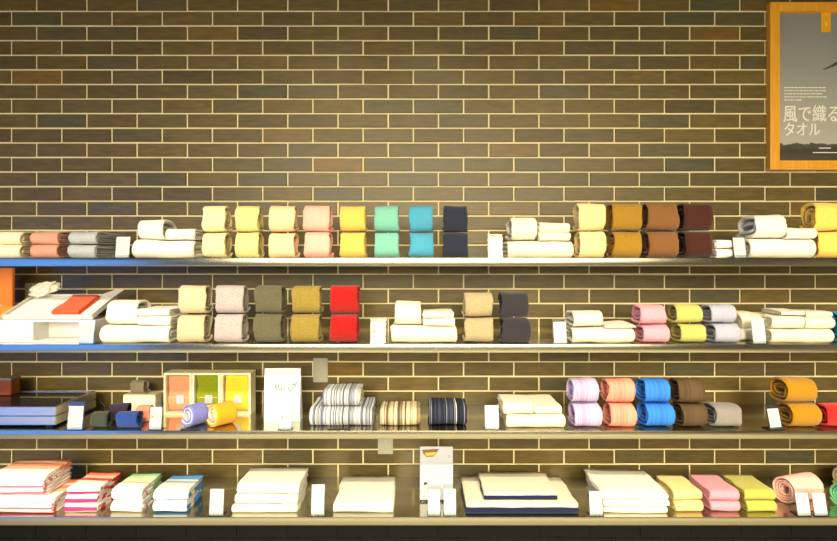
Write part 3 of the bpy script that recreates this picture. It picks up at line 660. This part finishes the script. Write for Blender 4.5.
def brown_box():
    Y = 2.33; xr = X(11, Y); h = .078; w_ = .3; d = .055
    t = thing('wooden_box', 'reddish brown box standing on the flat glass cases at the left edge', 'box', (xr-w_/2, Y-DW+d/2, zc))
    box('box_body', (0, 0, h/2-.006), (w_, d, h-.012), mat('red_brown_lacquer', lin((128, 60, 20)), .45), t, .002)
    box('lid', (0, 0, h-.006), (w_+.004, d+.004, .011), mat('grey_lid', lin((120, 108, 96)), .5), t, .001)
brown_box()
def tube(pts, r, m, label, cat):
    cu = bpy.data.curves.new('c', 'CURVE'); cu.dimensions = '3D'; cu.bevel_depth = r; cu.bevel_resolution = 3; s = cu.splines.new('NURBS'); s.points.add(len(pts)-1)
    for p, q in zip(s.points, pts): p.co = (*q, 1)
    s.use_endpoint_u = True; s.order_u = 3
    o = bpy.data.objects.new('c', cu); COL.objects.link(o); me = bpy.data.meshes.new_from_object(o.evaluated_get(bpy.context.evaluated_depsgraph_get()))
    bpy.data.objects.remove(o); me.materials.clear(); return tag(obj('power_cable', me, m, smooth=True), label, cat)
xq = X(94, 2.4)
tube([(xq+.005, -.06, SZ[2]+.03), (xq+.015, -.075, SZ[2]+.045), (xq+.045, -.12, SZ[2]+.045), (xq+.07, -.13, SZ[2]+.02), (xq+.075, -.15, SZ[2]+.004), (xq+.06, -.2, SZ[2]+.0035), (xq+.03, -.06, SZ[2]+.0035)], .003, black_matt, 'thin black cable looping out from behind the flat glass cases', 'cable')
# ---- small pieces right of the cases
def small(px0, px1, py0, py1, yb, c, nm, label, z=None, rz=R(4), d=.06):
    towel('roll', 2, px0, px1, py0, py1, cloth(nm, c), label, yb=yb, d=d, z=z, name='small_rolled_towel', group='small rolls near the flat cases', rz=rz, t=.008, turns=2.2)
small(88, 106, 411, 429.5, -.37, (58, 64, 54), 'dark_green_terry', 'small dark green roll right of the first third-shelf price stand')
small(107, 126, 403, 421, -.28, (44, 36, 62), 'dark_purple_terry', 'small dark purple roll behind the blue one')
small(115, 137, 410.5, 430.5, -.378, (36, 66, 140), 'royal_blue_terry', 'small royal blue roll in front of the purple one')
small(134.5, 149, 405, 424, -.295, (240, 140, 116), 'salmon_terry', 'small salmon roll left of the price stand beside the boxed towels')
Yb = 2.36; hb = .078
tag(box('small_box', (X(138.5, Yb), Yb-DW+.035, SZ[2]+hb/2+.0005), (32*Yb/F, .06, hb), mat('cream_card', lin((246, 232, 200)), .6), bevel=.002), 'small cream box behind the little rolls, third shelf', 'box')
small(129.5, 145, 380, 396, -.135, (150, 138, 110), 'grey_taupe_terry', 'small grey-beige roll on top of the cream box', z=SZ[2]+hb+.001, rz=R(-8), d=.055)

# ------------------------------------------------------------------ white display box, left of the second shelf
def display():
    Yf = 2.155; yf = Yf-DW; xr = X(95, Yf); xl = X(-40, Yf); w_ = xr-xl; h = .092; d = .17; z = SZ[1]
    t = thing('display_riser', 'low white riser with an open front at the left of the second shelf', 'display riser', ((xl+xr)/2, yf+d/2, z+.0005))
    a = X(33, Yf)-(xl+xr)/2; b = X(79, Yf)-(xl+xr)/2; bm = bmesh.new()
    add_box(bm, ((-w_/2+a)/2, 0, h/2), (a+w_/2, d, h), .001); add_box(bm, ((w_/2+b)/2, 0, h/2), (w_/2-b, d, h), .001)
    add_box(bm, ((a+b)/2, 0, h-.004), (b-a, d, .008)); add_box(bm, ((a+b)/2, 0, .003), (b-a, d, .006)); add_box(bm, ((a+b)/2, d/2-.04, h/2), (b-a, .08, h-.016))
    obj('riser_body', bm, white_board, t)
    # tilted open gift box leaning on the riser
    ang = R(23); xr2 = X(92, Yf); xl2 = X(3, Yf); w2 = xr2-xl2; dl = .19; rim = .018
    t2 = thing('open_gift_box', 'open white gift box tilted on the riser, with an orange towel inside', 'gift box', ((xl2+xr2)/2, yf+.004, z+h+.001))
    rot = Matrix.Rotation(ang, 3, 'X'); bm = bmesh.new()
    def rb(c, s): add_box(bm, rot @ Vector(c), s, .0008, rot)
    rb((0, dl/2, .004), (w2, dl, .004)); rb((-w2/2, dl/2, .013), (.004, dl, .022)); rb((w2/2, dl/2, .013), (.004, dl, .022)); rb((0, 0, .013), (w2, .004, .022)); rb((0, dl, .013), (w2, .004, .022))
    obj('tray', bm, white_board, t2)
    bm = bmesh.new()                                                  # lid flap folded out at the right
    vs = [bm.verts.new(rot @ Vector(p)) for p in ((w2/2-.06, dl, .024), (w2/2-.01, dl+.03, .034), (w2/2+.025, dl+.025, .034), (w2/2, dl-.05, .024))]; f = bm.faces.new(vs)
    ex = bmesh.ops.extrude_face_region(bm, geom=[f])
    for v in [g for g in ex['geom'] if isinstance(g, bmesh.types.BMVert)]: v.co.z -= .002
    bmesh.ops.recalc_face_normals(bm, faces=bm.faces)
    obj('flap', bm, white_board, t2)
    box('paper_lining', rot @ Vector((0, dl/2, .009)), (w2-.012, dl-.012, .005), mat('lining_paper', (.88, .87, .84), .7), t2, rot=rot)
    # wedge that carries the back of the tray
    bm = bmesh.new(); hw = .05; zt = h; pr_ = [(yf+.05, 0), (yf+d-.005, 0), (yf+d-.005, math.tan(ang)*(d-.016)), (yf+.05, math.tan(ang)*.043)]
    vl = [bm.verts.new((-hw, p[0]-yf-.004, p[1])) for p in pr_]; vr = [bm.verts.new((hw, p[0]-yf-.004, p[1])) for p in pr_]
    bm.faces.new(vl[::-1]); bm.faces.new(vr)
    for k in range(4): bm.faces.new((vl[k], vl[(k+1) % 4], vr[(k+1) % 4], vr[k]))
    bmesh.ops.recalc_face_normals(bm, faces=bm.faces); obj('back_wedge', bm, white_board, t2)
    # orange towel
    base = Vector(((xl2+xr2)/2, yf+.004, z+h+.001))
    bm = fold_mesh(.112, .02, .16, 2, 404, wob=.001)
    o = obj('folded_towel', bm, cloth('orange_red_terry', (226, 92, 50)), None, base+rot @ Vector((X(66, 2.17)-base.x, .092, .0125)), (ang, 0, 0), True)
    tag(o, 'orange-red folded towel lying in the open white gift box', 'towel')
    # crumpled tissue at the back left
    bm = bmesh.new(); bmesh.ops.create_icosphere(bm, subdivisions=4, radius=1)
    for v in bm.verts:
        n_ = noise.noise(v.co*2.6)+.35*noise.noise(v.co*7)
        v.co = Vector((v.co.x*.062+v.co.z*.012, v.co.y*.03, max(-.7, v.co.z)*.030+v.co.x*.006))*(1+.42*n_)
    o = obj('tissue_paper', bm, mat('tissue', (.85, .8, .68), .8), None, base+rot @ Vector((-.115, dl-.018, .056)), (ang, R(-6), 0)); tag(o, 'crumpled cream tissue paper at the back of the open gift box', 'tissue')
    # orange panel behind
    Yo = 2.34; bm = bmesh.new()
    to = thing('orange_panel', 'bright orange panel with a white mark at the left edge of the second shelf', 'panel', (X(-8, Yo), Yo-DW+.01, SZ[1]+.0005))
    hh = Z(268, Yo)-SZ[1]; box('panel_board', (0, 0, hh/2), (40*Yo/F, .018, hh), mat('orange_lacquer', lin((252, 142, 16)), .4), to, .002)
    bm = bmesh.new(); zz = Z(305, Yo)-SZ[1]
    for sx in (0, 1): add_box(bm, (X(-1, Yo)-X(-8, Yo)+(.008 if sx else -.002), -.0098, zz), (.014, .0012, .004), 0, Matrix.Rotation(R(50 if sx else -50), 3, 'Y'))
    obj('printed_mark', bm, white_card, to)
display()
